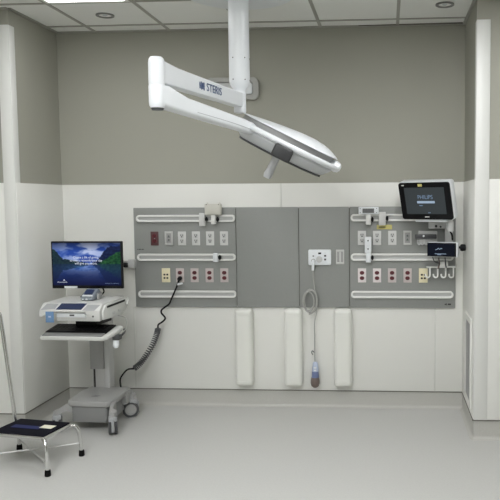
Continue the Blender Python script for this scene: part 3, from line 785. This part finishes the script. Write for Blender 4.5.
# ------------------------------------------------------------------ step stool with handrail
SR = math.radians(-10)
st = thing('step_stool', 'chrome step stool with black mat and tall handrail at bottom left', 'step stool', (-2.195, -1.275, 0), (0, 0, SR))
tw, td, tz = .400, .285, .232
part(st, 'platform', MB().prism(rrect(tw, td, .012, 3), tz - .022, tz, 'Z', bev=.003), M['chrome'])
mt = part(st, 'mat', MB().prism(rrect(tw - .016, td - .016, .008, 3), tz + .0002, tz + .006, 'Z', bev=.0015), M['mat_top'], 'black ribbed mat')
part(mt, 'label_strip', MB().box(-.135, .075, -.034, .018, tz + .0062, tz + .0075), M['bluelab'], 'blue label strip')
part(mt, 'sticker', MB().box(.062, .152, -.010, .048, tz + .0077, tz + .0088), M['cream'], 'cream sticker')
feet = {}
for sx in (-1, 1):
    for sy in (-1, 1):
        b = Vector((sx * .243, sy * .172, .0))
        top = Vector((sx * .180, sy * .125, tz - .014))
        pts = smooth_path([top, (sx * .212, sy * .150, tz - .022), (sx * .230, sy * .163, tz - .06), (sx * .239, sy * .169, .10), (b.x, b.y, .025)], 6)
        lg = part(st, 'leg', MB().tube(pts, .0125, 14), M['chrome'])
        part(lg, 'rubber_foot', MB().lathe([(0, 0), (.017, 0), (.019, .004), (.018, .03), (.016, .04), (0, .04)], Matrix.Translation((b.x, b.y, 0)), 18), M['rubber'])
        feet[sx, sy] = Vector((sx * .239, sy * .169, .085))
for a, b, dz in (((-1, -1), (1, 1), .004), ((-1, 1), (1, -1), -.006)):
    part(st, 'cross_brace', MB().tube([feet[a] + Vector((0, 0, dz)), feet[b] + Vector((0, 0, dz))], .006, 10), M['steel'])
hr = [(-.205, .10, tz - .02), (-.225, .10, .40), (-.285, .10, .90), (-.292, .09, .95), (-.294, .06, .965), (-.294, -.06, .965), (-.292, -.09, .95), (-.285, -.10, .90), (-.225, -.10, .40), (-.205, -.10, tz - .02)]
part(st, 'handrail', MB().tube(smooth_path(hr, 6), .0125, 14), M['chrome'])

# ------------------------------------------------------------------ patient monitor and its neighbours on the right
pmn = thing('patient_monitor', 'tilted black patient monitor with grey screen on a white wall arm', 'monitor', (.415, -.30, 1.692))
yw, tp = math.radians(-31), math.radians(-16)
PM = Matrix.Rotation(yw, 4, 'Z') @ Matrix.Rotation(-tp, 4, 'X')
def prt(parent, name, mb, m, label=None):
    bmesh.ops.transform(mb.b, matrix=PM, verts=mb.b.verts); return part(parent, name, mb, m, label)
W2, H2 = .432, .290
prt(pmn, 'housing', MB().prism(rrect(W2 + .006, H2 + .010, .022, 5), .004, .075, 'Y', bev=.008), M['enamel'])
prt(pmn, 'bezel', MB().prism(rrect(W2, H2, .020, 5), -.010, .006, 'Y', bev=.004), M['bezel'])
sc = prt(pmn, 'screen', MB().box(-.168, .168, -.0112, -.0102, -.100, .108), M['greyscr'], 'lit grey screen')
text(sc, 'lettering', 'PHILIPS', .044, M['logoscr'], PM @ face_front(.004, -.0118, .032), sx=.92, ex=.0002)
prt(sc, 'bar', MB().prism(rrect(.150, .018, .004, 3, .006, -.006), -.0122, -.0114, 'Y'), M['logobar'], 'pale loading bar')
prt(sc, 'caption', MB().box(-.052, -.025, -.0120, -.0114, -.036, -.030).box(.015, .035, -.0120, -.0114, -.092, -.087), M['logoscr'])
prt(pmn, 'sticker', MB().box(-.045, -.010, -.0116, -.0103, .116, .136), M['yellow'], 'small yellow sticker')
prt(pmn, 'badge', MB().box(-.185, -.165, -.0114, -.0103, .122, .130), M['plate'])
prt(pmn, 'badge', MB().box(-.018, .020, -.0114, -.0103, -.126, -.119), M['plate'])
prt(pmn, 'base_tray', MB().box(-.12, .15, .01, .10, -.172, -.147, .006), M['enamel'])

ma = thing('monitor_arm', 'white wall arm that carries the patient monitor', 'arm', (.56, YP, 1.44))
part(ma, 'wall_channel', MB().box(.020, .078, -.060, -.0255, -.19, .18, .004), M['lightgrey'])
part(ma, 'arm', MB().prism(rrect(.04, .05, .012, 4, .045, .06), -.27, -.03, 'Y', bev=.004), M['enamel'])
part(ma, 'pivot', MB().cyl((.045, -.255, .02), (.045, -.255, .10), .024, n=24, bev=.006), M['lightgrey'])
part(ma, 'lever', MB().cyl((-.055, -.10, .055), (-.055, -.12, .055), .010, n=12).cyl((-.02, -.10, .05), (-.02, -.115, .05), .008, n=12), M['darkgrey'])
part(ma, 'bracket', MB().box(-.11, .05, -.09, -.03, .035, .085, .006), M['lightgrey'])
part(ma, 'cable', MB().tube(smooth_path([(.06, -.14, .07), (.045, -.17, .03), (.062, -.17, -.01), (.070, -.14, -.05)], 7), .007, 8), M['black'], 'dark cable')

ba = thing('holder_bar', 'dark grey bar holder with small loops below the patient monitor', 'holder', (.43, YP, 1.405))
part(ba, 'bar', MB().box(-.087, .083, -.075, -.045, -.012, .024, .006), M['darkgrey'])
part(ba, 'mount', MB().box(-.06, .09, -.045, -.0003, -.055, .05, .006), M['lightgrey'])
part(ba, 'knob', MB().cyl((-.02, -.075, .012), (-.02, -.083, .012), .008, n=12), M['enamel'])
for x in (-.055, -.03, .0):
    part(ba, 'loop', MB().tube(smooth_path([(x - .012, -.055, -.012), (x - .012, -.058, -.045), (x, -.058, -.06), (x + .012, -.058, -.045), (x + .012, -.055, -.012)], 5), .004, 8), M['lightgrey'])

sm = thing('small_display', 'small wide dark blue display in white case with black knob', 'display', (.541, -.215, 1.316), (0, 0, math.radians(-20)))
part(sm, 'housing', MB().box(-.112, .128, .0, .062, -.057, .057, .008), M['enamel'])
part(sm, 'bezel', MB().box(-.112, .116, -.006, .001, -.053, .053, .003), M['bezel'])
s2 = part(sm, 'screen', MB().box(-.105, .104, -.0075, -.0062, -.046, .046), M['bluescr'], 'lit dark blue screen')
part(s2, 'trace', MB().tube([(-.045, -.0084, -.002), (-.03, -.0084, .004), (-.022, -.0084, .012), (-.012, -.0084, .002), (.0, -.0084, .012), (.008, -.0084, .006)], .0028, 6).box(-.05, .04, -.0084, -.0076, -.034, -.030).box(-.03, .0, -.0084, -.0076, -.041, -.037), M['logobar'])
part(sm, 'knob', MB().cyl((.127, .045, .018), (.140, .045, .018), .010, n=14).cyl((.137, .045, .016), (.178, .048, .016), .027, n=20, bev=.009), M['black'])
part(sm, 'arm', MB().box(.0, .040, .06, .150, -.05, .02, .006), M['lightgrey'])
part(sm, 'cable', MB().tube(smooth_path([(-.08, .03, -.058), (-.07, .06, -.10), (-.04, .10, -.115)], 6), .004, 8), M['darkgrey'])

hk = thing('hook_rail', 'white rail of four hooks under the small blue display', 'hooks', (.55, YP, 1.165))
part(hk, 'strip', MB().box(-.115, .118, -.05, -.0003, -.004, .006, .002).box(-.02, .055, -.05, -.0003, .006, .045, .003), M['rail'])
for k in range(4):
    x = -.100 + k * .062
    part(hk, 'hook', MB().tube(smooth_path([(x + .012, -.045, .0), (x + .012, -.050, -.06), (x + .006, -.052, -.076), (x - .010, -.053, -.080), (x - .022, -.055, -.068), (x - .023, -.056, -.052)], 5), .0065, 10), M['rail'])
part(hk, 'cable', MB().tube(smooth_path([(-.02, -.06, .08), (-.016, -.065, .03), (-.026, -.060, -.01)], 5), .005, 8), M['brown']).location = (0, 0, 0)
part(hk, 'cable', MB().tube(smooth_path([(.03, -.06, .08), (.034, -.065, .03), (.040, -.055, -.0)], 5), .005, 8), M['darkgrey'])

# ------------------------------------------------------------------ camera
cam = bpy.data.cameras.new('camera'); co = bpy.data.objects.new('camera', cam); COL.objects.link(co)
cam.sensor_width = 36; cam.lens = 676.4275 / 500 * 36; cam.shift_x = (250 - 346.018) / 500; cam.shift_y = 0
yaw, pitch, roll = -.0619, -.0735, -.006
F = Vector((math.sin(yaw) * math.cos(pitch), math.cos(yaw) * math.cos(pitch), math.sin(pitch)))
R = Vector((math.cos(yaw), -math.sin(yaw), 0)); U = R.cross(F)
R2 = R * math.cos(roll) + U * math.sin(roll); U2 = -R * math.sin(roll) + U * math.cos(roll)
mw = Matrix(((R2.x, U2.x, -F.x), (R2.y, U2.y, -F.y), (R2.z, U2.z, -F.z))).to_4x4()
mw.translation = Vector((.1282, -5.46, 1.7016)); co.matrix_world = mw
cam.clip_start = .05
SC.camera = co

w = bpy.data.worlds.new('world'); SC.world = w; w.use_nodes = True
w.node_tree.nodes['Background'].inputs['Color'].default_value = (.5, .52, .55, 1)
w.node_tree.nodes['Background'].inputs['Strength'].default_value = .02
SC.view_settings.view_transform = 'Standard'; SC.view_settings.look = 'None'
SC.view_settings.exposure = .13; SC.view_settings.gamma = 1; SC.view_settings.use_curve_mapping = False
SC.cycles.use_denoising = True
SC.cycles.max_bounces = 10; SC.cycles.diffuse_bounces = 6
